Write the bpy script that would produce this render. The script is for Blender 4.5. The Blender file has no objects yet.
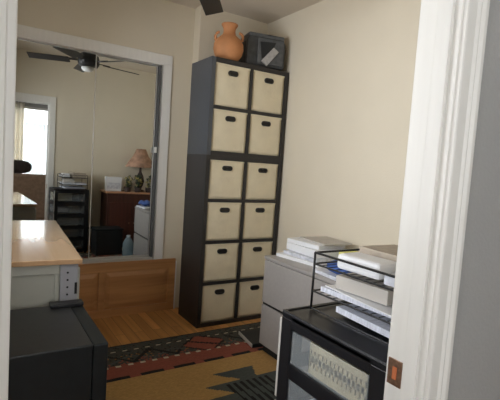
import bpy, bmesh, math, random
from mathutils import Vector, Matrix
random.seed(7)
S = bpy.context.scene
COL = S.collection
PI = math.pi

# ------------------------------------------------------------------ materials
def mat(name, color, rough=0.6, metal=0.0, noise=0.0, nscale=8.0, bump=0.0, bscale=60.0,
        trans=0.0, spec=0.5, emit=None, estr=0.0, ior=1.45, alpha=1.0, aniso=None, coat=0.0):
    m = bpy.data.materials.new(name); m.use_nodes = True
    nt = m.node_tree; b = nt.nodes['Principled BSDF']
    b.inputs['Base Color'].default_value = (*color, 1)
    b.inputs['Roughness'].default_value = rough
    b.inputs['Metallic'].default_value = metal
    b.inputs['Transmission Weight'].default_value = trans
    b.inputs['Specular IOR Level'].default_value = spec
    b.inputs['IOR'].default_value = ior
    b.inputs['Alpha'].default_value = alpha
    b.inputs['Coat Weight'].default_value = coat
    if emit:
        b.inputs['Emission Color'].default_value = (*emit, 1)
        b.inputs['Emission Strength'].default_value = estr
    tc = nt.nodes.new('ShaderNodeTexCoord'); mp = nt.nodes.new('ShaderNodeMapping')
    nt.links.new(tc.outputs['Object'], mp.inputs['Vector'])
    if aniso: mp.inputs['Scale'].default_value = aniso
    if noise > 0:
        n = nt.nodes.new('ShaderNodeTexNoise'); n.inputs['Scale'].default_value = nscale
        n.inputs['Detail'].default_value = 4
        nt.links.new(mp.outputs[0], n.inputs['Vector'])
        r = nt.nodes.new('ShaderNodeValToRGB')
        r.color_ramp.elements[0].position = .3; r.color_ramp.elements[1].position = .7
        r.color_ramp.elements[0].color = (*[c*(1-noise) for c in color], 1)
        r.color_ramp.elements[1].color = (*[min(1, c*(1+noise)) for c in color], 1)
        nt.links.new(n.outputs['Fac'], r.inputs['Fac']); nt.links.new(r.outputs['Color'], b.inputs['Base Color'])
    if bump > 0:
        n2 = nt.nodes.new('ShaderNodeTexNoise'); n2.inputs['Scale'].default_value = bscale
        bp = nt.nodes.new('ShaderNodeBump'); bp.inputs['Strength'].default_value = bump
        bp.inputs['Distance'].default_value = .01
        nt.links.new(mp.outputs[0], n2.inputs['Vector'])
        nt.links.new(n2.outputs['Fac'], bp.inputs['Height']); nt.links.new(bp.outputs[0], b.inputs['Normal'])
    return m

def wood(name, c1, c2, rough=.35, along='Y', scale=1.0, planks=None):
    """wood grain stretched along an axis; planks=(width, length) adds boards with seams"""
    m = bpy.data.materials.new(name); m.use_nodes = True
    nt = m.node_tree; N = nt.nodes; L = nt.links; b = N['Principled BSDF']
    b.inputs['Roughness'].default_value = rough
    tc = N.new('ShaderNodeTexCoord'); mp = N.new('ShaderNodeMapping')
    L.new(tc.outputs['Object'], mp.inputs['Vector'])
    s = {'X': (1.2, 22, 22), 'Y': (22, 1.2, 22), 'Z': (22, 22, 1.2)}[along]
    mp.inputs['Scale'].default_value = [v*scale for v in s]
    n = N.new('ShaderNodeTexNoise'); n.inputs['Scale'].default_value = 1.0; n.inputs['Detail'].default_value = 6
    n.inputs['Distortion'].default_value = .6
    L.new(mp.outputs[0], n.inputs['Vector'])
    r = N.new('ShaderNodeValToRGB'); r.color_ramp.elements[0].position = .3; r.color_ramp.elements[1].position = .72
    r.color_ramp.elements[0].color = (*c2, 1); r.color_ramp.elements[1].color = (*c1, 1)
    L.new(n.outputs['Fac'], r.inputs['Fac'])
    out = r.outputs['Color']
    if planks:
        m2 = N.new('ShaderNodeMapping'); L.new(tc.outputs['Object'], m2.inputs['Vector'])
        m2.inputs['Rotation'].default_value = (0, 0, PI/2)
        br = N.new('ShaderNodeTexBrick'); L.new(m2.outputs[0], br.inputs['Vector'])
        br.inputs['Scale'].default_value = 1.0
        br.inputs['Brick Width'].default_value = planks[1]; br.inputs['Row Height'].default_value = planks[0]
        br.inputs['Mortar Size'].default_value = .0018; br.inputs['Bias'].default_value = 0
        br.inputs['Color1'].default_value = (1, 1, 1, 1); br.inputs['Color2'].default_value = (.62, .6, .56, 1)
        br.inputs['Mortar'].default_value = (.25, .22, .2, 1)
        mx = N.new('ShaderNodeMixRGB'); mx.blend_type = 'MULTIPLY'; mx.inputs['Fac'].default_value = 1
        L.new(out, mx.inputs['Color1']); L.new(br.outputs['Color'], mx.inputs['Color2']); out = mx.outputs['Color']
    L.new(out, b.inputs['Base Color'])
    return m

M = {}
M['wall'] = mat('wall_paint', (.73, .655, .52), .85, noise=.02, nscale=3, bump=.12, bscale=90)
M['closet_wall'] = mat('closet_wall_paint', (.70, .63, .495), .85, noise=.02, nscale=3, bump=.12, bscale=90)
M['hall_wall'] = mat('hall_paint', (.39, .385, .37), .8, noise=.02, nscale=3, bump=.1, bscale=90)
M['ceiling'] = mat('ceiling_paint', (.66, .58, .475), .9, noise=.02, nscale=4, bump=.2, bscale=50)
M['trim'] = mat('trim_paint', (.82, .80, .75), .4, noise=.03, nscale=6, aniso=(6, 6, .6))
M['floor'] = wood('laminate_floor', (.84, .44, .155), (.54, .26, .085), .32, 'Y', .8, planks=(.075, .9))
M['bench'] = wood('stained_panel', (.58, .30, .12), (.40, .19, .07), .42, 'X', .9)
M['hall_floor'] = wood('hall_floor', (.45, .25, .11), (.3, .16, .07), .35, 'Y', .8, planks=(.125, 1.1))
M['black_lam'] = mat('black_brown_laminate', (.031, .028, .027), .42, noise=.2, nscale=30, aniso=(8, 8, .6))
M['painted_sheen_lam'] = mat('black_laminate_painted_sheen', (.078, .085, .097), .28, noise=.15, nscale=30, aniso=(8, 8, .6))  # bluish reflected sheen of the upper side panel is put into this colour
M['bin'] = mat('beige_canvas', (.80, .715, .53), .9, noise=.05, nscale=9, bump=.35, bscale=22)
M['grommet'] = mat('black_plastic_oval', (.012, .012, .013), .4)
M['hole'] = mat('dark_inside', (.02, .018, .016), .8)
M['terracotta'] = mat('terracotta', (.56, .25, .105), .75, noise=.12, nscale=9, bump=.2, bscale=50)
M['case'] = mat('dark_grey_case', (.055, .058, .06), .5, noise=.3, nscale=25)
M['case_front'] = mat('case_front_grey', (.10, .105, .11), .5, noise=.25, nscale=35)
M['case_dark'] = mat('case_recess', (.022, .024, .026), .6)
M['case_bar'] = mat('grey_bar', (.42, .41, .40), .45, noise=.15, nscale=60)
M['steel_grey'] = mat('file_cabinet_enamel', (.37, .35, .335), .45, noise=.03, nscale=40)
M['dark_gap'] = mat('dark_gap', (.012, .012, .012), .7)
M['cart_black'] = mat('black_cart_plastic', (.013, .013, .015), .36, noise=.15, nscale=12)
M['clear'] = mat('translucent_drawer', (.85, .87, .88), .28, trans=.85, ior=1.15, spec=.4)
M['cream'] = mat('cream_plastic', (.86, .77, .52), .5)
M['cream_shade'] = mat('cream_slot_shade', (.42, .37, .24), .7)  # darkened cream: shade behind the basket slots put into the colour
M['white_strip'] = mat('white_plastic_edge', (.58, .56, .52), .5)
M['wire'] = mat('black_wire', (.01, .01, .01), .4)
M['paper'] = mat('white_paper', (.82, .83, .85), .8, noise=.03, nscale=5)
M['paper_grey'] = mat('printed_paper', (.62, .64, .70), .8, noise=.22, nscale=30)
M['paper_bluish'] = mat('bluish_paper', (.66, .68, .76), .8, noise=.18, nscale=25, aniso=(1, 6, 1))
M['folder'] = mat('tan_folder', (.42, .36, .29), .8, noise=.1, nscale=30)
M['folder_grey'] = mat('grey_book_cover', (.50, .47, .43), .7, noise=.08, nscale=8)
M['yellow'] = mat('yellow_tab', (.72, .68, .22), .7)
M['blue'] = mat('blue_pouch', (.05, .11, .35), .55, noise=.3, nscale=20)
M['dresser_top'] = wood('dresser_top_wood', (.60, .39, .22), (.46, .27, .14), .14, 'Y', .8)
M['dresser_top'].node_tree.nodes['Principled BSDF'].inputs['Coat Weight'].default_value = .6
M['dresser_top'].node_tree.nodes['Principled BSDF'].inputs['Coat Roughness'].default_value = .1
M['dresser_white'] = mat('dresser_white_paint', (.42, .415, .36), .5, noise=.03, nscale=8)
M['dresser_rail'] = mat('dresser_grey_strip', (.34, .34, .36), .45)
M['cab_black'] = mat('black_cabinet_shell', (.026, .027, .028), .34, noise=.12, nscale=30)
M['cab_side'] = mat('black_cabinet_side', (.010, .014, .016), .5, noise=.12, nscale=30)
M['brass'] = mat('tarnished_brass', (.30, .18, .12), .4, metal=.7, noise=.3, nscale=80)
M['rust'] = mat('bare_wood_slot', (.55, .16, .06), .8)
M['fan_black'] = mat('fan_black', (.02, .018, .017), .45)
M['fan_bowl'] = mat('frosted_bowl', (.85, .85, .82), .5)
M['alu'] = mat('aluminium_track', (.62, .61, .58), .35, metal=.5)
M['channel'] = mat('dark_grey_channel', (.10, .10, .10), .5)
M['desk'] = wood('mahogany', (.11, .035, .022), (.06, .02, .014), .4, 'Z')
M['desk_top'] = wood('desk_top', (.50, .26, .14), (.38, .18, .09), .35, 'X')
M['shade'] = mat('pink_lamp_shade', (.42, .25, .17), .8, noise=.4, nscale=14)
M['leafy'] = mat('dark_leaves', (.035, .06, .03), .7, noise=.4, nscale=20)
M['petal'] = mat('yellow_petals', (.5, .42, .14), .7)
M['brown_fabric'] = mat('brown_upholstery', (.42, .29, .20), .9, noise=.15, nscale=25)
M['brown_dark'] = mat('dark_cushion', (.07, .05, .045), .9, noise=.2, nscale=25)
M['curtain'] = mat('pale_curtain', (.72, .68, .6), .9, noise=.05, nscale=10)
M['sheer'] = mat('sheer_curtain', (.8, .84, .86), .9, trans=.35, ior=1.05)
M['bottle'] = mat('blue_clear_plastic', (.55, .72, .82), .2, trans=.6, ior=1.2)
M['bottle_cap'] = mat('bottle_cap', (.6, .65, .7), .4)
M['vent_white'] = mat('vent_white', (.6, .58, .54), .5)

def glassy(name, col=(1, 1, 1)):
    m = bpy.data.materials.new(name); m.use_nodes = True
    nt = m.node_tree; nt.nodes.clear()
    o = nt.nodes.new('ShaderNodeOutputMaterial'); mx = nt.nodes.new('ShaderNodeMixShader')
    t = nt.nodes.new('ShaderNodeBsdfTransparent'); g = nt.nodes.new('ShaderNodeBsdfGlossy')
    fr = nt.nodes.new('ShaderNodeFresnel'); fr.inputs['IOR'].default_value = 1.35
    g.inputs['Roughness'].default_value = .02; t.inputs['Color'].default_value = (*col, 1)
    nt.links.new(fr.outputs[0], mx.inputs[0]); nt.links.new(t.outputs[0], mx.inputs[1]); nt.links.new(g.outputs[0], mx.inputs[2])
    nt.links.new(mx.outputs[0], o.inputs[0]); return m
def fabric(name, col, f, tr):
    m = bpy.data.materials.new(name); m.use_nodes = True
    nt = m.node_tree; nt.nodes.clear(); N = nt.nodes; L = nt.links
    o = N.new('ShaderNodeOutputMaterial'); d = N.new('ShaderNodeBsdfDiffuse'); t = N.new('ShaderNodeBsdfTranslucent'); p = N.new('ShaderNodeBsdfTransparent')
    a = N.new('ShaderNodeMixShader'); b = N.new('ShaderNodeMixShader'); a.inputs[0].default_value = .5; b.inputs[0].default_value = tr
    d.inputs[0].default_value = (*col, 1); t.inputs[0].default_value = (*col, 1)
    L.new(d.outputs[0], a.inputs[1]); L.new(t.outputs[0], a.inputs[2]); L.new(a.outputs[0], b.inputs[1]); L.new(p.outputs[0], b.inputs[2]); L.new(b.outputs[0], o.inputs[0])
    return m
M['curtain'] = fabric('pale_curtain', (.85, .80, .70), 0, .1)
M['pane'] = glassy('window_glass')
def frosted(name, col, f):
    m = bpy.data.materials.new(name); m.use_nodes = True
    nt = m.node_tree; b = nt.nodes['Principled BSDF']; o = nt.nodes['Material Output']
    b.inputs['Base Color'].default_value = (*col, 1); b.inputs['Roughness'].default_value = .3
    t = nt.nodes.new('ShaderNodeBsdfTransparent'); mx = nt.nodes.new('ShaderNodeMixShader'); mx.inputs[0].default_value = f
    nt.links.new(t.outputs[0], mx.inputs[1]); nt.links.new(b.outputs[0], mx.inputs[2]); nt.links.new(mx.outputs[0], o.inputs[0]); return m
M['clear'] = frosted('translucent_drawer', (.42, .46, .48), .26)
M['sheer'] = fabric('sheer_curtain', (.75, .80, .80), 0, .3)
def mirror_mat():
    m = bpy.data.materials.new('mirror_silver'); m.use_nodes = True
    b = m.node_tree.nodes['Principled BSDF']
    b.inputs['Base Color'].default_value = (.60, .62, .61, 1); b.inputs['Metallic'].default_value = 1
    b.inputs['Roughness'].default_value = .012
    return m
M['mirror'] = mirror_mat()

# ------------------------------------------------------------------ mesh helpers
def link(name, bm, m, parent=None, bevel=0.0, smooth=False, mats=None):
    me = bpy.data.meshes.new(name)
    bmesh.ops.recalc_face_normals(bm, faces=bm.faces)
    bm.to_mesh(me); bm.free()
    for x in (mats or [m]): me.materials.append(x)
    if smooth:
        for p in me.polygons: p.use_smooth = True
    o = bpy.data.objects.new(name, me); COL.objects.link(o)
    if parent is not None:
        o.parent = parent
        o.matrix_parent_inverse = Matrix.Identity(4)
    if bevel > 0:
        md = o.modifiers.new('Bevel', 'BEVEL'); md.width = bevel; md.segments = 2; md.limit_method = 'ANGLE'
    return o
def bx(bm, a, b, mi=0, skip=()):
    x0, y0, z0 = a; x1, y1, z1 = b
    v = [bm.verts.new(p) for p in ((x0,y0,z0),(x1,y0,z0),(x1,y1,z0),(x0,y1,z0),(x0,y0,z1),(x1,y0,z1),(x1,y1,z1),(x0,y1,z1))]
    for k, f in dict(b=(0,3,2,1), t=(4,5,6,7), f=(0,1,5,4), r=(1,2,6,5), k=(2,3,7,6), l=(3,0,4,7)).items():
        if k in skip: continue
        fc = bm.faces.new([v[i] for i in f]); fc.material_index = mi
    return v
def box(a, b): bm = bmesh.new(); bx(bm, a, b); return bm
def boxes(*ab):
    bm = bmesh.new()
    for a, b in ab: bx(bm, a, b)
    return bm
def tube(bm, pts, r, n=8, cap=True):
    rings = []
    P = [Vector(p) for p in pts]
    for i, p in enumerate(P):
        d = (P[min(i+1, len(P)-1)] - P[max(i-1, 0)]).normalized()
        a = Vector((0, 0, 1)) if abs(d.z) < .9 else Vector((1, 0, 0))
        u = d.cross(a).normalized(); w = d.cross(u).normalized()
        rr = r[i] if isinstance(r, (list, tuple)) else r
        rings.append([bm.verts.new(p + (u*math.cos(2*PI*k/n) + w*math.sin(2*PI*k/n))*rr) for k in range(n)])
    for a, b in zip(rings, rings[1:]):
        for k in range(n): bm.faces.new((a[k], a[(k+1) % n], b[(k+1) % n], b[k]))
    if cap: bm.faces.new(rings[0]); bm.faces.new(rings[-1][::-1])
def lathe(bm, prof, n=32, c=(0, 0, 0)):
    rings = []
    for r, z in prof:
        rings.append([bm.verts.new((c[0]+max(r, .0005)*math.cos(2*PI*k/n), c[1]+max(r, .0005)*math.sin(2*PI*k/n), c[2]+z)) for k in range(n)])
    for a, b in zip(rings, rings[1:]):
        for k in range(n): bm.faces.new((a[k], a[(k+1) % n], b[(k+1) % n], b[k]))
    bm.faces.new(rings[0]); bm.faces.new(rings[-1][::-1])
def prism(bm, poly, axis, a, b):
    """extrude a 2D polygon along axis from a to b"""
    def P(p, t):
        return {'x': (t, p[0], p[1]), 'y': (p[0], t, p[1]), 'z': (p[0], p[1], t)}[axis]
    A = [bm.verts.new(P(p, a)) for p in poly]; B = [bm.verts.new(P(p, b)) for p in poly]
    n = len(poly); bm.faces.new(A); bm.faces.new(B[::-1])
    for i in range(n): bm.faces.new((A[i], A[(i+1) % n], B[(i+1) % n], B[i]))
def thing(name, label, cat, loc=(0, 0, 0), rz=0, group=None):
    o = bpy.data.objects.new(name, None); COL.objects.link(o); o.empty_display_size = .1
    o.location = loc; o.rotation_euler = (0, 0, rz); o['label'] = label; o['category'] = cat
    if group: o['group'] = group
    return o
def tag(o, label, cat, group=None, kind=None, loc=None, rz=None):
    o['label'] = label; o['category'] = cat
    if group: o['group'] = group
    if kind: o['kind'] = kind
    if loc is not None: o.location = loc
    if rz is not None: o.rotation_euler = (0, 0, rz)
    return o
def struct(name, bm, m, label, cat, **k):
    o = link(name, bm, m, **k); o['kind'] = 'structure'; o['label'] = label; o['category'] = cat; return o

# ------------------------------------------------------------------ dimensions
XL, XR = -.12, 2.288          # left / right wall faces of the room
YD0, YD1 = .548, .645         # door wall: hall face, room face
YC = 3.571                    # closet wall face
YB = 3.446                    # back wall face behind the shelf
H = 2.68
JX0, JX1 = .026, .843         # door jamb faces
DH = 2.01
HX0, HX1, HY0 = -1.6, 2.6, -2.6
WY0, WY1, WZ0, WZ1 = 1.05, 2.75, 1.0, 2.25      # window in left wall
HWX0, HWX1, HWZ0, HWZ1 = -.35, 1.75, .35, 2.24     # hall window

# ------------------------------------------------------------------ room shell
struct('floor', box((XL-.15, YD1-.11, -.05), (XR+.15, YC+.6, 0)), M['floor'], 'orange-brown wood plank floor of the room under the rug', 'floor')
struct('floor_hall', box((HX0-.1, HY0-.15, -.05), (HX1+.1, YD1-.11, 0)), M['hall_floor'], 'wood floor of the room outside the doorway', 'floor')
struct('ceiling', box((HX0-.1, HY0-.15, H), (HX1+.1, YC+.75, H+.1)), M['ceiling'], 'flat beige ceiling above the black cube shelf', 'ceiling')
struct('wall_right', box((XR, YD0, 0), (XR+.12, YC+.1, H)), M['wall'], 'bare beige wall right of the cube shelf', 'wall')
bm = boxes(((XL-.12, YD0, 0), (XL, WY0, H)), ((XL-.12, WY1, 0), (XL, YC+.12, H)),
           ((XL-.12, WY0, 0), (XL, WY1, WZ0)), ((XL-.12, WY0, WZ1), (XL, WY1, H)))
struct('wall_left', bm, M['wall'], 'wall of the room behind the white dresser', 'wall')
# closet wall with opening for the mirrors
OX1, OZ1, OZ0 = 1.322, 2.155, .475
bm = boxes(((XL, YC, OZ1), (OX1, YC+.1, H)), ((OX1, YC, 0), (1.60, YC+.1, H)))
struct('wall_closet', bm, M['closet_wall'], 'beige wall around the mirrored closet doors', 'wall')
struct('wall_back', boxes(((1.598, YB, 0), (XR, YC+.1, H))), M['wall'], 'beige wall behind the terracotta jug and cube shelf', 'wall')
struct('wall_door', boxes(((XL, YD0, 0), (JX0-.018, YD1, H)), ((JX1+.018, YD0+.05, 0), (XR, YD1, H)), ((JX0-.018, YD0, DH+.018), (JX1+.018, YD1, H))),
       M['wall'], 'wall with the doorway, seen in the mirror', 'wall')
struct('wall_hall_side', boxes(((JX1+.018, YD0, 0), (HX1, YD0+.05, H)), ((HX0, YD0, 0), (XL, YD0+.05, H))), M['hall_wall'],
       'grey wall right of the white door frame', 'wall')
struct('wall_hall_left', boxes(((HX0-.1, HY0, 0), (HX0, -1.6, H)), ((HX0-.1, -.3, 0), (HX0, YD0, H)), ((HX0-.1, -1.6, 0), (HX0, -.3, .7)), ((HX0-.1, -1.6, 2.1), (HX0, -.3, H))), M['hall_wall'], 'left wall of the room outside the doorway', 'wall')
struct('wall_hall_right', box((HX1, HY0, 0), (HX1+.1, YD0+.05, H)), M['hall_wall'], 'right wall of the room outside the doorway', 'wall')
bm = boxes(((HX0, HY0-.12, 0), (HWX0, HY0, H)), ((HWX1, HY0-.12, 0), (HX1, HY0, H)),
           ((HWX0, HY0-.12, 0), (HWX1, HY0, HWZ0)), ((HWX0, HY0-.12, HWZ1), (HWX1, HY0, H)))
struct('wall_hall_back', bm, M['hall_wall'], 'wall with the bright window, seen in the mirror', 'wall')

# windows
def window(name, plane, u0, u1, z0, z1, c, label, d):
    """frame bars in the opening; plane 'x' or 'y' at coordinate c, depth d"""
    def B(ua, ub, za, zb, c0=0, c1=None):
        c1 = d if c1 is None else c1
        lo, hi = min(c+c0, c+c1), max(c+c0, c+c1)
        return ((lo, ua, za), (hi, ub, zb)) if plane == 'x' else ((ua, lo, za), (ub, hi, zb))
    w = .045
    um = (u0+u1)/2
    root = thing(name, label, 'window'); root['kind'] = 'structure'
    link('window_frame', boxes(B(u0, u1, z0, z0+w), B(u0, u1, z1-w, z1), B(u0, u0+w, z0+w, z1-w), B(u1-w, u1, z0+w, z1-w),
         B(um-.02, um+.02, z0+w, z1-w)), M['trim'], root)
    link('window_pane', boxes(B(u0+w, um-.02, z0+w, z1-w, d*.4, d*.5), B(um+.02, u1-w, z0+w, z1-w, d*.4, d*.5)), M['pane'], root)
    return root
window('window_1', 'x', WY0, WY1, WZ0, WZ1, XL-.03, 'white framed window above the black cabinet', -.06)
window('window_2', 'y', HWX0, HWX1, HWZ0, HWZ1, HY0-.03, 'bright window seen through the doorway in the mirror', -.06)

window('added_window', 'x', -1.6, -.3, .7, 2.1, HX0-.02, 'added unseen window that lights the door jamb from outside the doorway', -.06)  # added, out of view, to brighten the jamb and hall side
# door frame -------------------------------------------------------
cw = .075
bm = boxes(((JX1, YD0-.001, 0), (JX1+.018, YD1+.001, DH+.018)), ((JX0-.018, YD0-.001, 0), (JX0, YD1+.001, DH+.018)),
           ((JX0, YD0-.001, DH), (JX1, YD1+.001, DH+.018)))
fr = struct('door_1', bm, M['trim'], 'white door frame along the right edge of the photo with a strike plate', 'door frame', bevel=.0015)
link('door_stop', boxes(((JX1-.011, .563, 0), (JX1, .598, DH)), ((JX0, .563, 0), (JX0+.011, .598, DH)), ((JX0+.011, .563, DH-.011), (JX1-.011, .598, DH))), M['trim'], fr, bevel=.002)
# casing with stepped profile (hall side)
def casing_profile(s, x, yf):
    # (x offset from inner edge, protrusion)
    pr = [(0, 0), (0, .009), (.004, .011), (.030, .012), (.036, .017), (.044, .0135), (.052, .0185), (.061, .0185), (.066, .0165), (.07, .010), (.07, 0)]
    return [(x + s*a, yf - b) for a, b in pr]
bm = bmesh.new(); prism(bm, casing_profile(1, JX1+.005, YD0), 'z', 0, DH+.07)
link('casing', bm, M['trim'], fr)
bm = bmesh.new(); prism(bm, casing_profile(-1, JX0-.005, YD0), 'z', 0, DH+.07)
link('casing', bm, M['trim'], fr)
bm = box((JX0-.005, YD0-.012, DH+.005), (JX1+.005, YD0, DH+.07)); link('casing', bm, M['trim'], fr, bevel=.003)
# room side casing
link('casing', box((JX1+.006, YD1, 0), (JX1+.006+cw, YD1+.012, DH+.1)), M['trim'], fr, bevel=.004)
link('casing', box((JX0-.006-cw, YD1, 0), (JX0-.006, YD1+.012, DH+.1)), M['trim'], fr, bevel=.004)
link('casing', box((JX0-.006, YD1, DH+.006), (JX1+.006, YD1+.012, DH+.1)), M['trim'], fr, bevel=.004)
# strike plate
sp = link('strike_plate', boxes(((JX1-.003, .606, .842), (JX1+.001, .6445, .905))), M['brass'], fr, bevel=.001)
link('latch_slot', boxes(((JX1-.0042, .618, .858), (JX1-.002, .630, .888))), M['rust'], sp)

# baseboards
bm = boxes(((XR-.012, YD1+.02, 0), (XR, YB, .09)))
struct('baseboard_right', bm, M['trim'], 'white baseboard along the right wall', 'baseboard', bevel=.003)

# mirrored closet -------------------------------------------------
tw = .088
bm = boxes(((XL, YC-.016, OZ1), (OX1+tw, YC, OZ1+.078)), ((OX1, YC-.016, OZ0-.008), (OX1+tw, YC, OZ1)),
           ((OX1, YC-.016, OZ0-.008), (OX1+.012, YC+.1, OZ1)), ((XL, YC-.016, OZ1-.012), (OX1+.012, YC+.1, OZ1)))
struct('trim_1', bm, M['trim'], 'white moulding framing the mirrored closet doors', 'trim', bevel=.004)
struct('trim_2', box((XL, YC-.004, OZ0-.012), (OX1, YC+.1, OZ0+.012)), M['alu'], 'metal bottom track under the mirrored closet doors', 'trim', bevel=.002)
G = 3.61
def mirror_door(x0, x1, y, label, rz, rx=0, edge='both'):
    z0, z1 = OZ0+.014, OZ1-.014
    w = x1-x0; cx = (x0+x1)/2
    t = thing('mirror_door', label, 'mirror door', (cx, y, z0), 0, 'sliding mirrored closet doors')
    t.rotation_euler = (rx, 0, rz)
    h = z1-z0
    link('mirror_glass', box((-w/2+.006, 0, .012), (w/2-.006, .005, h-.004)), M['mirror'], t)
    link('door_frame', boxes(((-w/2, -.004, 0), (-w/2+.006, .012, h)), ((w/2-.006, -.004, 0), (w/2, .012, h)),
         ((-w/2+.006, -.004, 0), (w/2-.006, .012, .012)), ((-w/2+.006, -.004, h-.004), (w/2-.006, .012, h))), M['alu'], t)
    link('backing', box((-w/2+.006, .006, .012), (w/2-.006, .011, h-.004)), M['dark_gap'], t)
    return t
mirror_door(XL+.01, .792, G-.012, 'left mirrored closet door reflecting the bright doorway', 0)
mirror_door(.765, 1.302, G+.012, 'right mirrored closet door reflecting the desk with the lamp', math.radians(-.50))
o = struct('trim_3', box((1.306, YC+.005, OZ0+.014), (OX1-.0005, YC+.095, OZ1-.014)), M['channel'], 'grey side channel beside the right mirrored door', 'trim')
tag(link('latch', boxes(((1.292, YC-.004, 1.40), (1.312, YC+.016, 1.45))), M['trim'], None, bevel=.003), 'small white latch on the right edge of the mirrored doors', 'latch')
struct('wall_closet_back', box((XL, YC+.1, 0), (1.60, YC+.12, H)), M['dark_gap'], 'dark closet interior behind the mirrored doors', 'wall')

# wooden drawer bench beneath closet
BX1 = 1.535
bt = OZ0-.009
root = struct('trim_4', boxes(((XL, YC-.022, 0), (BX1, YC, .065)), ((XL, YC-.022, .385), (BX1, YC, bt)),
      ((.865, YC-.022, .065), (.915, YC, .385)), ((1.47, YC-.022, .065), (BX1, YC, .385)), ((XL, YC-.008, .065), (BX1, YC, .385)),
      ((XL, YC-.022, .065), (.0, YC, .385))),
      M['bench'], 'stained wood panelled base below the mirrored doors', 'panelling', bevel=.002)
def raised(x0, x1, z0, z1):
    bm = bmesh.new()
    y0, y1 = YC-.008, YC-.02
    a = [(x0, y0, z0), (x1, y0, z0), (x1, y0, z1), (x0, y0, z1)]
    d = .035
    b = [(x0+d, y1, z0+d), (x1-d, y1, z0+d), (x1-d, y1, z1-d), (x0+d, y1, z1-d)]
    A = [bm.verts.new(p) for p in a]; B = [bm.verts.new(p) for p in b]
    bm.faces.new(B); bm.faces.new(A[::-1])
    for i in range(4): bm.faces.new((A[i], A[(i+1) % 4], B[(i+1) % 4], B[i]))
    return bm
link('raised_panel', raised(.915+.008, 1.47-.008, .073, .377), M['bench'], root)
link('raised_panel', raised(.05, .865-.008, .073, .377), M['bench'], root)
struct('trim_5', box((BX1, YC-.024, 0), (BX1+.012, YC, .44)), M['trim'], 'narrow white strip at the right end of the wood panelling', 'trim')

# ------------------------------------------------------------------ cube shelf
SX, SY, SW, SD = 1.527, 3.043, .747, .372
def cube_unit(rows, z0, h, sidem, label, t=.036):
    r = thing('cube_shelf', label, 'shelf', (SX, SY, z0))
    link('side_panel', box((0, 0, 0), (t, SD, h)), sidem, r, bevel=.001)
    link('side_panel', box((SW-t, 0, 0), (SW, SD, h)), M['black_lam'], r, bevel=.001)
    link('top_panel', box((t, 0, h-t), (SW-t, SD, h)), M['black_lam'], r)
    link('bottom_panel', box((t, 0, 0), (SW-t, SD, t*.9)), M['black_lam'], r)
    link('back_panel', box((t, SD-.008, t), (SW-t, SD-.002, h-t)), M['black_lam'], r)
    d = .026
    link('divider', box((SW/2-d/2, .002, t*.9), (SW/2+d/2, SD-.008, h-t)), M['black_lam'], r)
    pitch = (h-t*1.9-(rows-1)*d)/rows + d
    cells = []
    for i in range(rows):
        zb = t*.9 + i*pitch
        if i:
            link('shelf_board', box((t, .002, zb-d), (SW/2-d/2, SD-.008, zb)), M['black_lam'], r)
            link('shelf_board', box((SW/2+d/2, .002, zb-d), (SW-t, SD-.008, zb)), M['black_lam'], r)
        for c in range(2):
            xa = t if c == 0 else SW/2+d/2; xb = SW/2-d/2 if c == 0 else SW-t
            cells.append((c, i, SX+(xa+xb)/2, z0+zb, xb-xa, pitch-d))
    return r, cells
lo, cl = cube_unit(4, 0, 1.41, M['black_lam'], 'tall black eight-cube shelf on the floor with eight beige bins')
hi, ch = cube_unit(2, 1.4102, .7598, M['painted_sheen_lam'], 'black four-cube shelf stacked on the taller shelf, under the terracotta jug')

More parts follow.
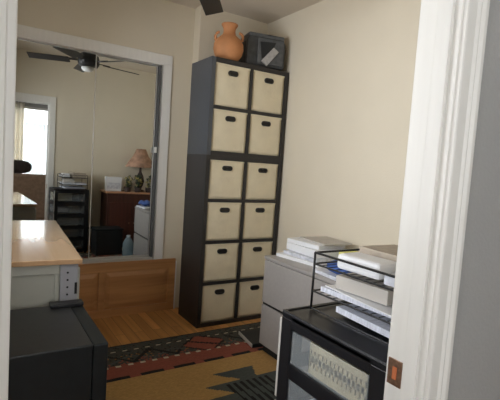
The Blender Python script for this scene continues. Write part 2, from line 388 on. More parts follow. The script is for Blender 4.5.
def bin_proto(w, h, dpt=.33):
    t = thing('fabric_bin', 'x', 'storage bin')
    bm = bmesh.new()
    # front face as grid with slight bulge / sag
    nx, nz = 14, 14; th = .006
    def F(u, v):
        x = (u-.5)*w; z = v*h
        b = math.sin(PI*u)*math.sin(PI*v)
        y = -.004*b + .0015*math.sin(9*u+4*v) - .002*math.exp(-((u-v)**2)*60)
        zz = z - (.004*math.sin(PI*u) if v > .99 else 0)
        return (x, y+.006, zz)
    g = [[bm.verts.new(F(i/nx, j/nz)) for j in range(nz+1)] for i in range(nx+1)]
    for i in range(nx):
        for j in range(nz): bm.faces.new((g[i][j], g[i+1][j], g[i+1][j+1], g[i][j+1]))
    # side, bottom, back walls
    def wall(e):
        b = [bm.verts.new((v.co.x, dpt, v.co.z)) for v in e]
        for k in range(len(e)-1): bm.faces.new((e[k], e[k+1], b[k+1], b[k]))
        return b
    wall([g[0][j] for j in range(nz+1)]); wall([g[nx][j] for j in range(nz+1)]); wall([g[i][0] for i in range(nx+1)])
    bm.faces.new([bm.verts.new(p) for p in ((-w/2, dpt, 0), (w/2, dpt, 0), (w/2, dpt, h), (-w/2, dpt, h))])
    body = link('bin_body', bm, M['bin'], t, smooth=True)
    # hem along the top edge
    link('top_hem', box((-w/2, -.001, h-.012), (w/2, .006, h+.001)), M['bin'], t, bevel=.002)
    # oval grommet handle
    def stadium(hw, hh, n=8):
        P = []
        for s in (1, -1):
            for k in range(n+1):
                a = (-PI/2 + PI*k/n) if s > 0 else (PI/2 + PI*k/n)
                P.append((s*(hw-hh) + hh*math.cos(a), hh*math.sin(a)))
        return P
    bm = bmesh.new(); o_ = stadium(.045, .020); i_ = stadium(.034, .0105)
    zc = h*.805
    yo = -.007
    A = [bm.verts.new((x, yo, zc+z)) for x, z in o_]; B = [bm.verts.new((x, yo, zc+z)) for x, z in i_]
    A2 = [bm.verts.new((x, yo+.012, zc+z)) for x, z in o_]; B2 = [bm.verts.new((x, yo+.012, zc+z)) for x, z in i_]
    n = len(o_)
    for k in range(n):
        q = (k+1) % n
        bm.faces.new((A[k], A[q], B[q], B[k])); bm.faces.new((A[k], A2[k], A2[q], A[q])); bm.faces.new((B[k], B[q], B2[q], B2[k]))
    gr = link('handle_grommet', bm, M['grommet'], t)
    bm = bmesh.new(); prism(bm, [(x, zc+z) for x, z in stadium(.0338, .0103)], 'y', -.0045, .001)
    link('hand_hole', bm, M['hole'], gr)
    return t
def copy_tree(o, parent=None):
    c = o.copy(); COL.objects.link(c)
    if parent is not None:
        c.parent = parent; c.matrix_parent_inverse = Matrix.Identity(4)
    for ch_ in list(o.children): copy_tree(ch_, c)
    return c
cells = [(c, 5-i-4 if False else i, x, z, w, h, 'hi') for c, i, x, z, w, h in ch] + [(c, i, x, z, w, h, 'lo') for c, i, x, z, w, h in cl]
w0, h0 = cells[0][4]-.004, min(k[5] for k in cells)-.004
proto = bin_proto(w0, h0)
WHERE = {('hi', 1): ['top row, left, below the terracotta jug', 'top row, right, below the grey case'],
         ('hi', 0): ['second row from top, left column', 'second row from top, right column'],
         ('lo', 3): ['third row from top, left column', 'third row from top, right column'],
         ('lo', 2): ['fourth row from top, left column', 'fourth row from top, right column'],
         ('lo', 1): ['second row from bottom, left column', 'second row from bottom, right column'],
         ('lo', 0): ['bottom row, left, nearest the bare floor', 'bottom row, right, beside the file cabinet']}
first = True
for c, i, x, z, w, h, u in cells:
    b = proto if first else copy_tree(proto)
    first = False
    b.location = (x, SY+.006, z)
    b.scale = (1, 1, (h-.003)/h0)
    b['label'] = 'beige fabric bin with oval handle, ' + WHERE[(u, i)][c]
    b['group'] = 'beige bins in the cube shelf'

# ------------------------------------------------------------------ jug on top
TOP = 2.17
t = thing('terracotta_jug', 'round orange terracotta jug with two small handles on top of the shelf', 'jug', (1.722, 3.15, TOP))
bm = bmesh.new()
prof = [(.0, 0), (.075, 0), (.098, .02), (.128, .065), (.142, .115), (.138, .160), (.115, .200), (.08, .228), (.062, .245), (.056, .275),
        (.058, .300), (.070, .318), (.078, .330), (.076, .338), (.066, .338), (.055, .32), (.048, .295), (.0, .28)]
prof = [(r*.87, z*.90) for r, z in prof]
lathe(bm, prof, 40); link('jug_body', bm, M['terracotta'], t, smooth=True)
for s in (-1, 1):
    bm = bmesh.new()
    pts = []
    for k in range(11):
        a = -PI/2 + PI*k/10
        pts.append((s*(.078+.034*math.cos(a)+(.014 if k < 3 else 0)), 0, .205+.034*math.sin(a)))
    tube(bm, pts, .011, 8); link('handle', bm, M['terracotta'], t, smooth=True)
t.rotation_euler = (0, 0, math.radians(-32))

# grey case on top
t = thing('grey_case', 'dark grey boxy case with a light bar across its front, atop the shelf', 'case', (2.07, 3.17, TOP), math.radians(-12))
t.scale = (1.1, 1.05, 1.08)
bm = bmesh.new()
prism(bm, [(-.15, .012), (.15, .012), (.16, .04), (.16, .20), (.145, .245), (.11, .262), (-.11, .262), (-.145, .245), (-.16, .20), (-.16, .04)], 'y', -.085, .125)
link('case_body', bm, M['case'], t, bevel=.012)
link('lid', boxes(((-.15, -.09, .232), (.15, .13, .264))), M['case_front'], t, bevel=.014)
link('carry_handle', boxes(((-.07, .01, .27), (.07, .035, .278)), ((-.07, .01, .26), (-.055, .035, .272)), ((.055, .01, .26), (.07, .035, .272))), M['case'], t, bevel=.003)
link('front_panel', boxes(((-.075, -.098, .03), (.14, -.084, .225))), M['case_front'], t, bevel=.006)
bm = bmesh.new(); prism(bm, [(-.06, .195), (.07, .205), (.03, .10), (-.04, .07)], 'y', -.101, -.096)
link('dark_recess', bm, M['case_dark'], t)
bm = bmesh.new(); prism(bm, [(-.045, .05), (.0, .015), (.095, .135), (.05, .165)], 'y', -.112, -.098)
link('light_bar', bm, M['case_bar'], t, bevel=.004)
link('side_pad', boxes(((-.163, -.05, .03), (-.157, .09, .20))), M['case_dark'], t, bevel=.004)
for sx in (-.11, .11):
    for sy in (-.05, .09): link('foot', box((sx-.015, sy-.015, 0), (sx+.015, sy+.015, .0125)), M['case_dark'], t)

# ------------------------------------------------------------------ ceiling fan
FX, FY, FZ = 1.01, 2.2, 2.35
t = thing('ceiling_fan', 'black ceiling fan with five blades and a white light bowl', 'ceiling fan', (FX, FY, H))
bm = bmesh.new(); lathe(bm, [(0, -.055), (.03, -.055), (.062, -.035), (.07, -.001), (0, -.001)], 24); link('canopy', bm, M['fan_black'], t, smooth=True)
bm = bmesh.new(); tube(bm, [(0, 0, -.05), (0, 0, -.25)], .013, 12); link('downrod', bm, M['fan_black'], t, smooth=True)
bm = bmesh.new(); lathe(bm, [(0, -.225), (.05, -.235), (.095, -.255), (.105, -.29), (.105, -.345), (.085, -.375), (.06, -.385), (0, -.385)], 28); link('motor_housing', bm, M['fan_black'], t, smooth=True)
bm = bmesh.new(); lathe(bm, [(.06, -.386), (.068, -.395), (.06, -.415), (.04, -.43), (0, -.436)], 28); link('light_bowl', bm, M['fan_bowl'], t, smooth=True)
for k in range(5):
    a = math.radians(55+72*k)
    bl = link('blade', boxes(((.19, -.055, -.006), (.60, .068, .002))), M['fan_black'], t, bevel=.003)
    bl.location = (0, 0, FZ-H+.008); bl.rotation_euler = (math.radians(-14), 0, a)
    ir = link('blade_iron', boxes(((-.11, -.018, 0), (.03, .018, .008)), ((.0, -.035, 0), (.03, .035, .008))), M['fan_black'], bl)
    ir.location = (.2, 0, .002)

# ceiling vent in reflection
t = thing('ceiling_vent', 'white square vent in the ceiling, seen in the mirror', 'vent', (1.75, 1.35, H-.012))
link('vent_frame', boxes(((-.15, -.1, 0), (.15, -.08, .012)), ((-.15, .08, 0), (.15, .1, .012)), ((-.15, -.08, 0), (-.13, .08, .012)), ((.13, -.08, 0), (.15, .08, .012))), M['vent_white'], t)
link('slats', boxes(*[((-.13, -.07+.028*k, .002), (.13, -.058+.028*k, .008)) for k in range(6)]), M['vent_white'], t)
link('backing', box((-.13, -.08, .009), (.13, .08, .0115)), M['dark_gap'], t)

# ------------------------------------------------------------------ rug (woven pattern by cells)
RX0, RX1, RY0, RY1 = .47, 2.12, 1.12, 2.955
rm = {'olive': (.070, .066, .055), 'red': (.30, .085, .058), 'mustard': (.50, .30, .105), 'slate': (.080, .092, .085), 'black': (.012, .012, .012),
      'cream': (.60, .53, .38), 'orange': (.36, .17, .05), 'teal': (.045, .07, .065)}
keys = list(rm); RMAT = [mat('rug_'+k, v, .95, noise=.18, nscale=60, bump=.5, bscale=220, aniso=(1, 3, 1)) for k, v in rm.items()]
cs = .0115
NX, NY = int((RX1-RX0)/cs), int((RY1-RY0)/cs)
def rugcol(i, j):
    x = RX0+(i+.5)*cs; y = RY0+(j+.5)*cs
    d = min(RY1-y, y-RY0+.0)
    h_ = (i*7919 + j*104729 + (i*j) % 31*37) % 97
    if d < .014: return 'black'
    if d < .325:   # olive band
        u = (x-1.45+.55) % 1.1 - .55; v = d-.20
        if abs(u) < .155 and abs(v) < .12:      # big crossed lozenge
            e = abs(u)/.155 + abs(v)/.125
            if e < 1.25:
                if abs(v-u*.62) < .012: return 'black'
                if e > 1.08: return 'black'
                return 'red'
        if abs(d-.105) < .008: return 'cream' if (i % 7) < 3 else 'olive'
        if abs(d-.312) < .012: return 'cream' if (i+2) % 7 < 3 else 'red'
        zz = abs(((x*1.0) % .30)-.15)
        if abs(d-.14-zz*1.0) < .014 and abs(u) > .2: return 'black'
        if abs(d-.27+zz*.5) < .010 and abs(u) > .16: return 'slate'
        if d > .235 and h_ % 3 == 0 and (i//4) % 3: return 'red'
        if h_ < 5: return 'orange' if d > .18 and d < .26 else 'slate'
        if h_ < 14: return 'teal'
        if h_ > 88: return 'black'
        return 'olive'
    tooth = x % .22
    depth = .455 + (0 if tooth < .15 else .018)
    if d < depth: return 'red'
    if d < .492: return 'black' if tooth < .15 else 'red'
    # dark toothed medallion
    for xc, yt in ((1.43, 2.295),):
        k = (yt - y)/.125
        if 0 <= k < 7:
            row = int(k); f = k-row
            half = [.155, .27, .36, .45, .36, .27, .155][row]
            if row >= 4: f = 1-f
            c0 = xc-half + f*.14; c1 = xc+half - f*.05
            if c0 < x < c1 and x > (1.02 if xc > 1 else 0) and (xc > 1 or x < 1.0):
                if abs(x-xc-.02) < .15 and .15 < k*.125 < .62 and ((x + .06*y)/.046) % 1 < .42: return 'black'
                return 'slate'
    return 'mustard'
bm = bmesh.new()
hz = lambda i, j: .008 + .0008*math.sin(i*.7)*math.cos(j*.5)
g = [[bm.verts.new((RX0+i*cs, RY0+j*cs, hz(i, j))) for j in range(NY+1)] for i in range(NX+1)]
for i in range(NX):
    for j in range(NY):
        f = bm.faces.new((g[i][j], g[i+1][j], g[i+1][j+1], g[i][j+1])); f.material_index = keys.index(rugcol(i, j))
def skirt(e):
    b = [bm.verts.new((v.co.x, v.co.y, .0005)) for v in e]
    for k in range(len(e)-1):
        f = bm.faces.new((e[k], e[k+1], b[k+1], b[k])); f.material_index = keys.index('black')
skirt(g[0]); skirt(g[-1]); skirt([c[0] for c in g]); skirt([c[-1] for c in g])
rug = link('woven_rug', bm, None, None, mats=RMAT)
rug['label'] = 'woven rug with olive, red and mustard bands and dark stepped motif'; rug['category'] = 'rug'

# ------------------------------------------------------------------ file cabinet
CX0, CX1, CY0, CY1, CZ = 1.752, 2.262, 1.66, 2.475, .71
t = thing('file_cabinet', 'low grey two-drawer lateral file cabinet against the right wall', 'cabinet', ((CX0+CX1)/2, (CY0+CY1)/2, .0098))
t.scale = (1, 1, (CZ-.0098)/CZ)
ox, oy = (CX1-CX0)/2, (CY1-CY0)/2
link('cabinet_body', box((-ox+.022, -oy, .058), (ox, oy, CZ-.024)), M['steel_grey'], t, bevel=.003)
link('cabinet_top', box((-ox-.002, -oy-.003, CZ-.024), (ox, oy+.003, CZ)), M['steel_grey'], t, bevel=.005)
link('plinth', box((-ox+.03, -oy+.02, 0), (ox-.02, oy-.02, .059)), M['dark_gap'], t)
for za, zb in ((.060, .352), (.372, CZ-.028)):
    d = link('drawer', box((-ox, -oy+.004, za), (-ox+.021, oy-.004, zb)), M['steel_grey'], t, bevel=.004)
link('drawer_gap', box((-ox+.012, -oy+.002, .350), (-ox+.022, oy-.002, .374)), M['dark_gap'], t)

t = thing('flat_case', 'flat dark case with a light edge lying on the rug beside the file cabinet', 'case', (1.885, 2.628, .0098), math.radians(-9))
link('case_body', box((-.135, -.13, 0), (.14, .13, .03)), M['case_dark'], t, bevel=.004)
link('edge_strip', box((-.141, -.128, .004), (-.1345, .128, .028)), M['folder_grey'], t)

# papers and books on the file cabinet
def slab(name, cx, cy, z, w, l, h, rz, m, label, cat, group=None, bev=.0015, curl=0):
    bm = bmesh.new()
    n = 8
    if curl:
        top = []; bot = []
        for i in range(n+1):
            for j in range(n+1):
                u, v = i/n-.5, j/n-.5
                dz = curl*(abs(u)*2)**3*(.5+v)
                top.append(bm.verts.new((u*w, v*l, h+dz))); bot.append(bm.verts.new((u*w, v*l, dz*.9)))
        I = lambda i, j: i*(n+1)+j
        for i in range(n):
            for j in range(n):
                bm.faces.new([top[k] for k in (I(i, j), I(i+1, j), I(i+1, j+1), I(i, j+1))])
                bm.faces.new([bot[k] for k in (I(i, j), I(i, j+1), I(i+1, j+1), I(i+1, j))])
        for k in range(n):
            for a, b in ((I(k, 0), I(k+1, 0)), (I(k, n), I(k+1, n)), (I(0, k), I(0, k+1)), (I(n, k), I(n, k+1))):
                bm.faces.new((top[a], top[b], bot[b], bot[a]))
    else:
        bx(bm, (-w/2, -l/2, 0), (w/2, l/2, h))
    o = link(name, bm, m, None, bevel=bev)
    tag(o, label, cat, group, None, (cx, cy, z), math.radians(rz)); return o
g1 = 'papers and books on the file cabinet'
slab('paper_stack', 2.035, 2.27, CZ, .36, .40, .022, 8, M['paper'], 'flat white paper stack lowest on the grey file cabinet', 'papers', g1)
slab('printed_paper', 2.04, 2.26, CZ+.0225, .31, .34, .022, 3, M['paper_grey'], 'greyish printed sheets between the white paper stacks', 'papers', g1)
slab('thick_book', 2.06, 2.28, CZ+.045, .28, .34, .052, -2, M['paper'], 'thick white bound book in the pile on the file cabinet', 'book', g1, .003)
slab('white_book', 2.07, 2.30, CZ+.0975, .27, .32, .030, 4, M['paper'], 'thinner white book under the grey one on the file cabinet', 'book', g1, .003)
slab('grey_book', 2.115, 2.25, CZ+.128, .24, .30, .012, -6, M['folder_grey'], 'grey covered booklet topmost on the pile by the wall', 'book', g1, .002)
slab('yellow_pad', 2.14, 2.04, CZ+.0, .14, .05, .10, 0, M['yellow'], 'small yellow pad beside the book pile', 'pad', g1, .002)
bm = bmesh.new()
bmesh.ops.create_uvsphere(bm, u_segments=20, v_segments=12, radius=1)
for v in bm.verts:
    v.co = Vector((v.co.x*.085+.01*math.sin(4*v.co.y), v.co.y*.11, max(0, (v.co.z+1)*.038+.008*math.sin(7*v.co.x+3*v.co.y))))
tag(link('blue_pouch', bm, M['blue'], None, smooth=True), 'dark blue pouch behind the wire rack on the file cabinet', 'pouch', None, None, (1.85, 1.80, CZ+.022))
slab('paper_stack', 1.92, 1.83, CZ, .30, .30, .0215, -5, M['paper_grey'], 'grey paper stack under the blue pouch', 'papers', g1)

# ------------------------------------------------------------------ drawer cart
KX0, KX1, KY0, KY1, KZ = .868, 1.31, .668, 1.102, .87
t = thing('drawer_cart', 'black plastic drawer cart with clear drawers, beside the door frame', 'drawer cart', ((KX0+KX1)/2, (KY0+KY1)/2, 0))
kx, ky = (KX1-KX0)/2, (KY1-KY0)/2
bm = bmesh.new(); bx(bm, (-kx, -ky, KZ-.022), (kx, ky, KZ-.004))
# raised rim round the top
bx(bm, (-kx, -ky, KZ-.004), (-kx+.012, ky, KZ)); bx(bm, (kx-.012, -ky, KZ-.004), (kx, ky, KZ))
bx(bm, (-kx+.012, -ky, KZ-.004), (kx-.012, -ky+.012, KZ)); bx(bm, (-kx+.012, ky-.012, KZ-.004), (kx-.012, ky, KZ))
link('cart_top', bm, M['cart_black'], t, bevel=.003)
pw = .052
rows = 5; z_lo = .04; z_hi = KZ-.030
pit = (z_hi-z_lo)/rows
bm = bmesh.new()
for sx in (-1, 1):
    for sy in (-1, 1):
        bx(bm, (min(sx*kx, sx*(kx-pw)), min(sy*ky, sy*(ky-pw)), .03), (max(sx*kx, sx*(kx-pw)), max(sy*ky, sy*(ky-pw)), KZ-.022))
for i in range(rows+1):
    zc = z_lo + i*pit
    hz2 = .025 if i < rows else .020
    for sy in (-1, 1):
        bx(bm, (-kx+pw, min(sy*ky, sy*(ky-.012)), zc-hz2), (kx-pw, max(sy*ky, sy*(ky-.012)), zc+hz2))
    for sx in (-1, 1):
        bx(bm, (min(sx*kx, sx*(kx-.014)), -ky+pw, zc-hz2), (max(sx*kx, sx*(kx-.014)), ky-pw, zc+hz2))
link('cart_frame', bm, M['cart_black'], t, bevel=.002)
for i in range(rows):
    z0 = z_lo+i*pit+.027; z1 = z0+pit-.054
    a, b_ = -kx+.004, kx-.02; c_, d_ = -ky+.056, ky-.056
    th = .003
    dr = link('drawer', boxes(((a, c_, z0), (b_, d_, z0+th)), ((a, c_, z0+th), (a+th, d_, z1)), ((b_-th, c_, z0+th), (b_, d_, z1)),
              ((a+th, c_, z0+th), (b_-th, c_+th, z1)), ((a+th, d_-th, z0+th), (b_-th, d_, z1))), M['clear'], t)
for sx in (-1, 1):
    for sy in (-1, 1):
        bm = bmesh.new(); tube(bm, [(sx*(kx-.02), sy*(ky-.02)-.008, .0175), (sx*(kx-.02), sy*(ky-.02)+.008, .0175)], .017, 14)
        link('caster', bm, M['cart_black'], t, smooth=True)
link('side_edge_strip', boxes(((-kx+.002, ky, .03), (-kx+.010, ky+.012, .55)), ((-kx+.002, ky, .565), (-kx+.010, ky+.012, KZ-.03))), M['white_strip'], t, bevel=.001)

# cream basket inside the top drawer
def basket(x0, x1, y0, y1, z0, z1, label):
    o = thing('slotted_basket', label, 'basket', ((x0+x1)/2, (y0+y1)/2, z0))
    w, l, h = (x1-x0)/2, (y1-y0)/2, z1-z0
    bm = bmesh.new(); th = .004
    bx(bm, (-w, -l, 0), (w, l, th))
    def lattice(P, length, depthaxis):
        n = int(length/.0165); s = length/n
        for r0, r1 in ((th, .022), (h*.5-.010, h*.5+.010), (h-.022, h)):
            P(0, length, r0, r1)
        for k in range(n+1):
            P(max(0, k*s-.005), min(length, k*s+.005), .020, h-.020)
    lattice(lambda a, b, r0, r1: bx(bm, (-w, -l+a, r0), (-w+th, -l+b, r1)), 2*l, 0)
    lattice(lambda a, b, r0, r1: bx(bm, (w-th, -l+a, r0), (w, -l+b, r1)), 2*l, 0)
    lattice(lambda a, b, r0, r1: bx(bm, (-w+a, -l, r0), (-w+b, -l+th, r1)), 2*w, 1)
    lattice(lambda a, b, r0, r1: bx(bm, (-w+a, l-th, r0), (-w+b, l, r1)), 2*w, 1)
    link('basket_body', bm, M['cream'], o)
    link('slot_shade', boxes(((-w+.006, -l+.006, .005), (w-.006, l-.006, h-.02))), M['cream_shade'], o)  # solid block whose darker cream stands in for shade inside the basket
zt = z_lo+4*pit+.0305
basket(KX0+.012, KX0+.25, KY0+.062, KY0+.300, zt, zt+.098, 'cream slotted plastic basket in the top clear drawer of the cart')
zt2 = z_lo+3*pit+.0305
slab('paper_bundle', KX0+.12, KY0+.21, zt2, .18, .22, .055, 3, M['paper_bluish'], 'pale bundle of papers in the second drawer of the cart', 'papers')

# wire rack on cart ---------------------------------------------------
AX0, AX1, AY0, AY1 = .966, 1.29, .70, 1.072
t = thing('wire_rack', 'black wire letter rack standing on the drawer cart', 'wire rack', ((AX0+AX1)/2, (AY0+AY1)/2, KZ))
ax, ay = (AX1-AX0)/2, (AY1-AY0)/2
wr = .0032
Z1, Z2, Z3 = .062, .155, .193
link_leg = []
for sx in (-1, 1):
    for sy in (-1, 1):
        bm = bmesh.new(); tube(bm, [(sx*ax, sy*ay, -.0005), (sx*ax, sy*ay, Z3)], wr*1.25, 8); link('leg', bm, M['wire'], t, smooth=True)
def ringw(bm, z, r=wr, open_front=False):
    pts = [(-ax, -ay, z), (ax, -ay, z), (ax, ay, z), (-ax, ay, z)]
    for k in range(4):
        tube(bm, [pts[k], pts[(k+1) % 4]], r, 6)
bm = bmesh.new()
tube(bm, [(-ax, -ay, .003), (-ax, ay, .003)], wr, 6); tube(bm, [(ax, -ay, .003), (ax, ay, .003)], wr, 6)
tube(bm, [(-ax, ay, .003), (ax, ay, .003)], wr, 6); tube(bm, [(-ax, -ay, .003), (ax, -ay, .003)], wr, 6)
link('base_frame', bm, M['wire'], t)
for z in (Z1, Z2):
    bm = bmesh.new(); ringw(bm, z)
    for k in range(1, 12):
        y = -ay + 2*ay*k/12
        tube(bm, [(-ax, y, z), (ax, y, z)], wr*.5, 5)
    for k in range(1, 3):
        x = -ax + 2*ax*k/3
        tube(bm, [(x, -ay, z-.002), (x, ay, z-.002)], wr*.6, 5)
    link('tray', bm, M['wire'], t)
bm = bmesh.new(); ringw(bm, Z3, wr*1.2); link('top_rim', bm, M['wire'], t)

g2 = 'papers in the wire rack'
slab('paper_stack', 1.135, .855, KZ+.0065, .27, .27, .02, -4, M['paper_bluish'], 'bluish paper stack on the cart under the wire rack', 'papers', g2)
slab('paper_stack', 1.14, .885, KZ+Z1+.0035, .305, .34, .016, 2, M['paper_bluish'], 'loose bluish printed sheets in the lower wire tray', 'papers', g2, .001, .0)
slab('paper_sheet', 1.12, .87, KZ+Z1+.0197, .29, .31, .003, -5, M['paper'], 'white top sheet curling in the lower wire tray', 'papers', g2, 0, .004)
slab('paper_block', 1.035, .905, KZ+Z2+.0035, .10, .17, .050, 3, M['paper'], 'white paper block at the open edge of the upper wire tray', 'papers', g2, .012)
slab('tan_folder', 1.19, .86, KZ+Z2+.0035, .17, .30, .062, -3, M['folder'], 'tan folder bundle in the upper wire tray', 'folder', g2)
slab('printed_paper', 1.03, .765, KZ+Z2+.0035, .10, .055, .030, 0, M['paper_grey'], 'small grey note pad at the near end of the upper wire tray', 'papers', g2)
slab('paper_bundle', 1.07, .90, KZ+Z1+.0275, .14, .20, .045, 4, M['folder_grey'], 'pinkish grey paper bundle standing in the lower wire tray', 'papers', g2, .003)

# ------------------------------------------------------------------ dresser (left)
rz = math.radians(-3.0)
DZ = .89
t = thing('dresser', 'white dresser with a light wood top reaching toward the mirror', 'dresser', (.385, 1.93, 0), rz)
L_ = 1.17; Wd = .50
link('dresser_top', box((-Wd, -.015, DZ-.022), (.012, L_, DZ)), M['dresser_top'], t, bevel=.003)
link('dresser_body', box((-Wd+.02, .012, .0), (-.003, L_-.02, DZ-.0225)), M['dresser_white'], t, bevel=.002)
# end face frame: rails, recessed panel and a drilled strip
link('end_panel', boxes(((-Wd+.02, .0, DZ-.065), (-.078, .012, DZ-.0225)), ((-Wd+.02, .0, .05), (-Wd+.06, .012, DZ-.065)), ((-.096, .0, .05), (-.078, .012, DZ-.065)), ((-Wd+.06, .0, .05), (-.096, .012, .12))), M['dresser_white'], t, bevel=.003)
rl = link('drilled_strip', box((-.074, -.001, .02), (-.004, .0115, DZ-.0225)), M['dresser_rail'], t, bevel=.002)
for k in range(14):
    bm = bmesh.new(); tube(bm, [(-.045, -.0022, DZ-.06-.032*k), (-.045, -.0008, DZ-.06-.032*k)], .0045, 10)
    link('pin_hole', bm, M['dark_gap'], rl)
link('side_catch', boxes(((-.016, -.004, DZ-.155), (-.006, -.0005, DZ-.105))), M['dark_gap'], rl)
for k in range(3):
    for j in range(2):
        y0 = .02+.56*j; z0 = .08+.26*k
        d = link('drawer', box((-.0035, y0+.01, z0), (.009, y0+.55, z0+.24)), M['dresser_white'], t, bevel=.003)
        bm = bmesh.new(); tube(bm, [(.009, y0+.28, z0+.12), (.022, y0+.28, z0+.12), (.026, y0+.28, z0+.12)], [.006, .006, .014], 12)
        link('knob', bm, M['brass'], d, smooth=True)

# ------------------------------------------------------------------ black cabinet (front left)
t = thing('black_cabinet', 'black boxy cabinet in front of the white dresser', 'cabinet', (.396, 1.455, 0))
bw, bd, bh = .47, .455, .70
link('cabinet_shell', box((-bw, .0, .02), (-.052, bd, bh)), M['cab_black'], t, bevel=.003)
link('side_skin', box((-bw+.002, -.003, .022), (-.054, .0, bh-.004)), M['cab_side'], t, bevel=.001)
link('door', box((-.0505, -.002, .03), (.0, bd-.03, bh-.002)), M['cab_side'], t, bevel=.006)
link('hinge_cover', box((-.13, bd-.05, bh), (.0, bd, bh+.016)), M['cart_black'], t, bevel=.004)
for sx in (-bw+.04, -.08):
    for sy in (.04, bd-.04):
        bm = bmesh.new(); tube(bm, [(sx, sy, 0), (sx, sy, .021)], .018, 12); link('foot', bm, M['cart_black'], t)

# ------------------------------------------------------------------ things only seen in the mirror
t = thing('desk', 'dark brown desk with a wood top in the corner, seen in the mirror', 'desk', (1.87, .87, 0))
link('desk_top', box((-.36, -.20, .825), (.38, .22, .852)), M['desk_top'], t, bevel=.004)
link('side_panel', box((-.34, -.19, 0), (-.315, .20, .825)), M['desk'], t)
link('side_panel', box((.34, -.19, 0), (.365, .20, .825)), M['desk'], t)
link('front_panel', box((-.315, .17, .04), (.34, .19, .825)), M['desk'], t)
for k in range(2):
    d = link('door', box((-.31+.327*k, .19, .05), (.01+.325*k, .203, .70)), M['desk'], t, bevel=.004)
    bm = bmesh.new(); tube(bm, [(-.02+.07*k, .203, .4), (-.02+.07*k, .22, .4)], .01, 10); link('knob', bm, M['brass'], d)
DT = .852
t = thing('white_box', 'white cardboard box on the brown desk, seen in the mirror', 'box', (1.655, .86, DT), math.radians(5))
link('box_body', box((-.11, -.06, 0), (.11, .06, .17)), M['paper'], t, bevel=.002)
link('box_lid', box((-.114, -.064, .15), (.114, .064, .20)), M['paper'], t, bevel=.002)
link('side_label', box((-.09, .0605, .03), (.09, .062, .12)), M['paper_grey'], t)
t = thing('table_lamp', 'table lamp with a pinkish flared shade, seen in the mirror', 'lamp', (2.05, .86, DT))
t.scale = (1.05, 1.05, 1.18)
bm = bmesh.new(); lathe(bm, [(0, 0), (.07, 0), (.07, .012), (.02, .03), (.045, .08), (.06, .14), (.045, .20), (.018, .25), (.014, .33), (0, .33)], 24); link('lamp_base', bm, M['brown_dark'], t, smooth=True)
bm = bmesh.new()
n = 24
prf = [(.215, .31), (.18, .36), (.11, .45), (.065, .54)]
rings = [[bm.verts.new((r*math.cos(2*PI*k/n), r*math.sin(2*PI*k/n), z)) for k in range(n)] for r, z in prf]
for a, b_ in zip(rings, rings[1:]):
    for k in range(n): bm.faces.new((a[k], a[(k+1) % n], b_[(k+1) % n], b_[k]))
sh = link('lamp_shade', bm, M['shade'], t, smooth=True); sh.modifiers.new('Solidify', 'SOLIDIFY').thickness = .004
bm = bmesh.new(); tube(bm, [(0, 0, .33), (0, 0, .545)], .006, 8); link('lamp_rod', bm, M['brass'], t)
def posy(cx, cy, label, n, seed):
    random.seed(seed)
    t = thing('flower_pot', label, 'plant', (cx, cy, DT), 0, 'potted flowers on the desk')
    bm = bmesh.new(); lathe(bm, [(0, 0), (.04, 0), (.055, .07), (.05, .07), (0, .06)], 16); link('pot', bm, M['brown_dark'], t, smooth=True)
    bm = bmesh.new(); bf = bmesh.new()
    for k in range(n):
        a = random.uniform(0, 2*PI); r = random.uniform(.01, .06); z = random.uniform(.08, .24)
        c = Vector((r*math.cos(a), r*math.sin(a), z)); tube(bm, [(0, 0, .055), c], .0015, 4)
        target = bf if k % 3 == 0 else bm
        s = random.uniform(.018, .03)
        d = Vector((random.uniform(-1, 1), random.uniform(-1, 1), random.uniform(.2, 1))).normalized()
        u = d.orthogonal().normalized(); w = d.cross(u)
        for q in range(5):
            an = 2*PI*q/5
            e = u*math.cos(an)+w*math.sin(an); f_ = u*math.cos(an+.5)+w*math.sin(an+.5); h_ = u*math.cos(an-.5)+w*math.sin(an-.5)
            vs = [target.verts.new(p) for p in (c, c+f_*s*.6+d*s*.1, c+e*s+d*s*.3, c+h_*s*.6+d*s*.1)]
            target.faces.new(vs)
    link('leaves', bm, M['leafy'], t)['kind'] = 'stuff'; link('petals', bf, M['petal'], t)['kind'] = 'stuff'
posy(1.83, 1.0, 'yellow flowering pot plant left of the lamp, seen in the mirror', 34, 3)
posy(1.975, 1.02, 'leafy pot plant in front of the lamp base, seen in the mirror', 34, 5)
posy(2.14, 1.02, 'leafy pot plant at the right end of the desk, seen in the mirror', 26, 9)
# black bin and bottle on floor
t = thing('black_storage_bin', 'low black storage bin on the floor, seen in the mirror', 'storage bin', (1.50, 1.262, .010), math.radians(-4))
bm = bmesh.new(); bx(bm, (-.18, -.12, 0), (.18, .12, .33)); link('bin_body', bm, M['cab_black'], t, bevel=.01)
link('lid', box((-.19, -.13, .33), (.19, .13, .36)), M['cab_side'], t, bevel=.008)
t = thing('water_bottle', 'clear bluish plastic jug standing on the floor, seen in the mirror', 'bottle', (1.70, 1.60, .009))
bm = bmesh.new(); lathe(bm, [(0, 0), (.065, 0), (.07, .01), (.07, .10), (.065, .11), (.07, .12), (.07, .20), (.045, .25), (.024, .28), (0, .28)], 20); link('bottle_body', bm, M['bottle'], t, smooth=True)
bm = bmesh.new(); lathe(bm, [(0, .28), (.024, .28), (.024, .305), (0, .305)], 16); link('cap', bm, M['bottle_cap'], t)

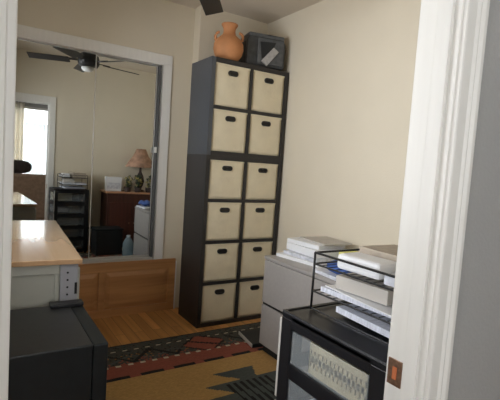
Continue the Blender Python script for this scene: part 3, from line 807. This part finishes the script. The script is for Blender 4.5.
# hall: sofa and curtains
t = thing('sofa', 'brown upholstered sofa outside the doorway, seen in the mirror', 'sofa', (.75, -1.55, 0))
link('backrest', box((-.8, .02, .12), (.62, .26, .94)), M['brown_fabric'], t, bevel=.05)
link('seat', box((-.8, -.65, .12), (.62, .02, .44)), M['brown_fabric'], t, bevel=.05)
for x in (-.95, .62): link('armrest', box((x, -.65, .12), (x+.15, .26, .64)), M['brown_fabric'], t, bevel=.05)
for x in (-.85, .68):
    for y in (-.58, .18): link('foot', box((x-.03, y-.03, 0), (x+.03, y+.03, .12)), M['brown_dark'], t)
bm = bmesh.new(); bmesh.ops.create_uvsphere(bm, u_segments=24, v_segments=14, radius=1)
for v in bm.verts:
    x, y, z = v.co; v.co = Vector((math.copysign(abs(x)**.7, x)*.27, y*.09, math.copysign(abs(z)**.8, z)*.12))
tag(link('dark_cushion', bm, M['brown_dark'], None, smooth=True), 'dark cushion resting on the sofa back, seen in the mirror', 'cushion', None, None, (.58, -1.41, 1.062))
def curtain(x0, x1, y, z0, z1, m, label, folds, amp=.025):
    bm = bmesh.new(); n = folds*8
    cols = []
    for i in range(n+1):
        u = i/n; yy = y + amp*math.sin(u*folds*2*PI) + .006*math.sin(u*37)
        cols.append([bm.verts.new((x0+(x1-x0)*u, yy + .004*math.sin(j*1.3+u*20), z0+(z1-z0)*j/6)) for j in range(7)])
    for a, b_ in zip(cols, cols[1:]):
        for j in range(6): bm.faces.new((a[j], b_[j], b_[j+1], a[j+1]))
    o = link('curtain', bm, m, None, smooth=True); o.modifiers.new('Solidify', 'SOLIDIFY').thickness = .003
    tag(o, label, 'curtain')
curtain(.38, .80, HY0+.08, .2, 2.3, M['curtain'], 'pale gathered curtain beside the bright window, seen in the mirror', 7)
curtain(.82, 1.75, HY0+.05, .2, 1.92, M['sheer'], 'sheer pale curtain across the lower bright window, seen in the mirror', 12, .015)
bm = bmesh.new(); tube(bm, [(-.5, HY0+.075, 2.31), (1.9, HY0+.075, 2.31)], .012, 10); tube(bm, [(-.45, HY0, 2.31), (-.45, HY0+.075, 2.31)], .008, 8); tube(bm, [(1.85, HY0, 2.31), (1.85, HY0+.075, 2.31)], .008, 8)
tag(link('curtain_rod', bm, M['fan_black'], None), 'dark curtain rod above the bright window', 'curtain rod')

# ------------------------------------------------------------------ world and light
w = bpy.data.worlds.new('World'); S.world = w; w.use_nodes = True
bg = w.node_tree.nodes['Background']
bg.inputs['Color'].default_value = (.93, .96, 1.0, 1); bg.inputs['Strength'].default_value = 3.0
def portal(name, loc, rot, sx, sy):
    l = bpy.data.lights.new(name, 'AREA'); l.shape = 'RECTANGLE'; l.size = sx; l.size_y = sy
    l.cycles.is_portal = True
    o = bpy.data.objects.new(name, l); COL.objects.link(o); o.location = loc; o.rotation_euler = rot
portal('window_portal', (XL-.14, (WY0+WY1)/2, (WZ0+WZ1)/2), (0, -PI/2, 0), WZ1-WZ0, WY1-WY0)
portal('window_portal', (HX0-.12, -.95, 1.4), (0, -PI/2, 0), 1.4, 1.3)
portal('window_portal', ((HWX0+HWX1)/2, HY0-.14, (HWZ0+HWZ1)/2), (PI/2, 0, 0), HWX1-HWX0, HWZ1-HWZ0)

# ------------------------------------------------------------------ camera
cam = bpy.data.cameras.new('camera'); co = bpy.data.objects.new('camera', cam); COL.objects.link(co)
F = Vector((0.54006486, 0.83808433, -0.0771013)); R = Vector((0.84149181, -0.53608981, 0.0670765)); U = Vector((-0.01488254, 0.10110577, 0.99476436))
m = Matrix(((R.x, U.x, -F.x, 0), (R.y, U.y, -F.y, 0), (R.z, U.z, -F.z, 1.335), (0, 0, 0, 1)))
co.matrix_world = m
cam.sensor_fit = 'HORIZONTAL'; cam.sensor_width = 36; cam.lens = 428.375/500*36; cam.clip_start = .02
S.camera = co
S.view_settings.view_transform = 'Standard'; S.view_settings.look = 'None'; S.view_settings.gamma = 1
S.view_settings.use_curve_mapping = False
S.view_settings.exposure = 1.55
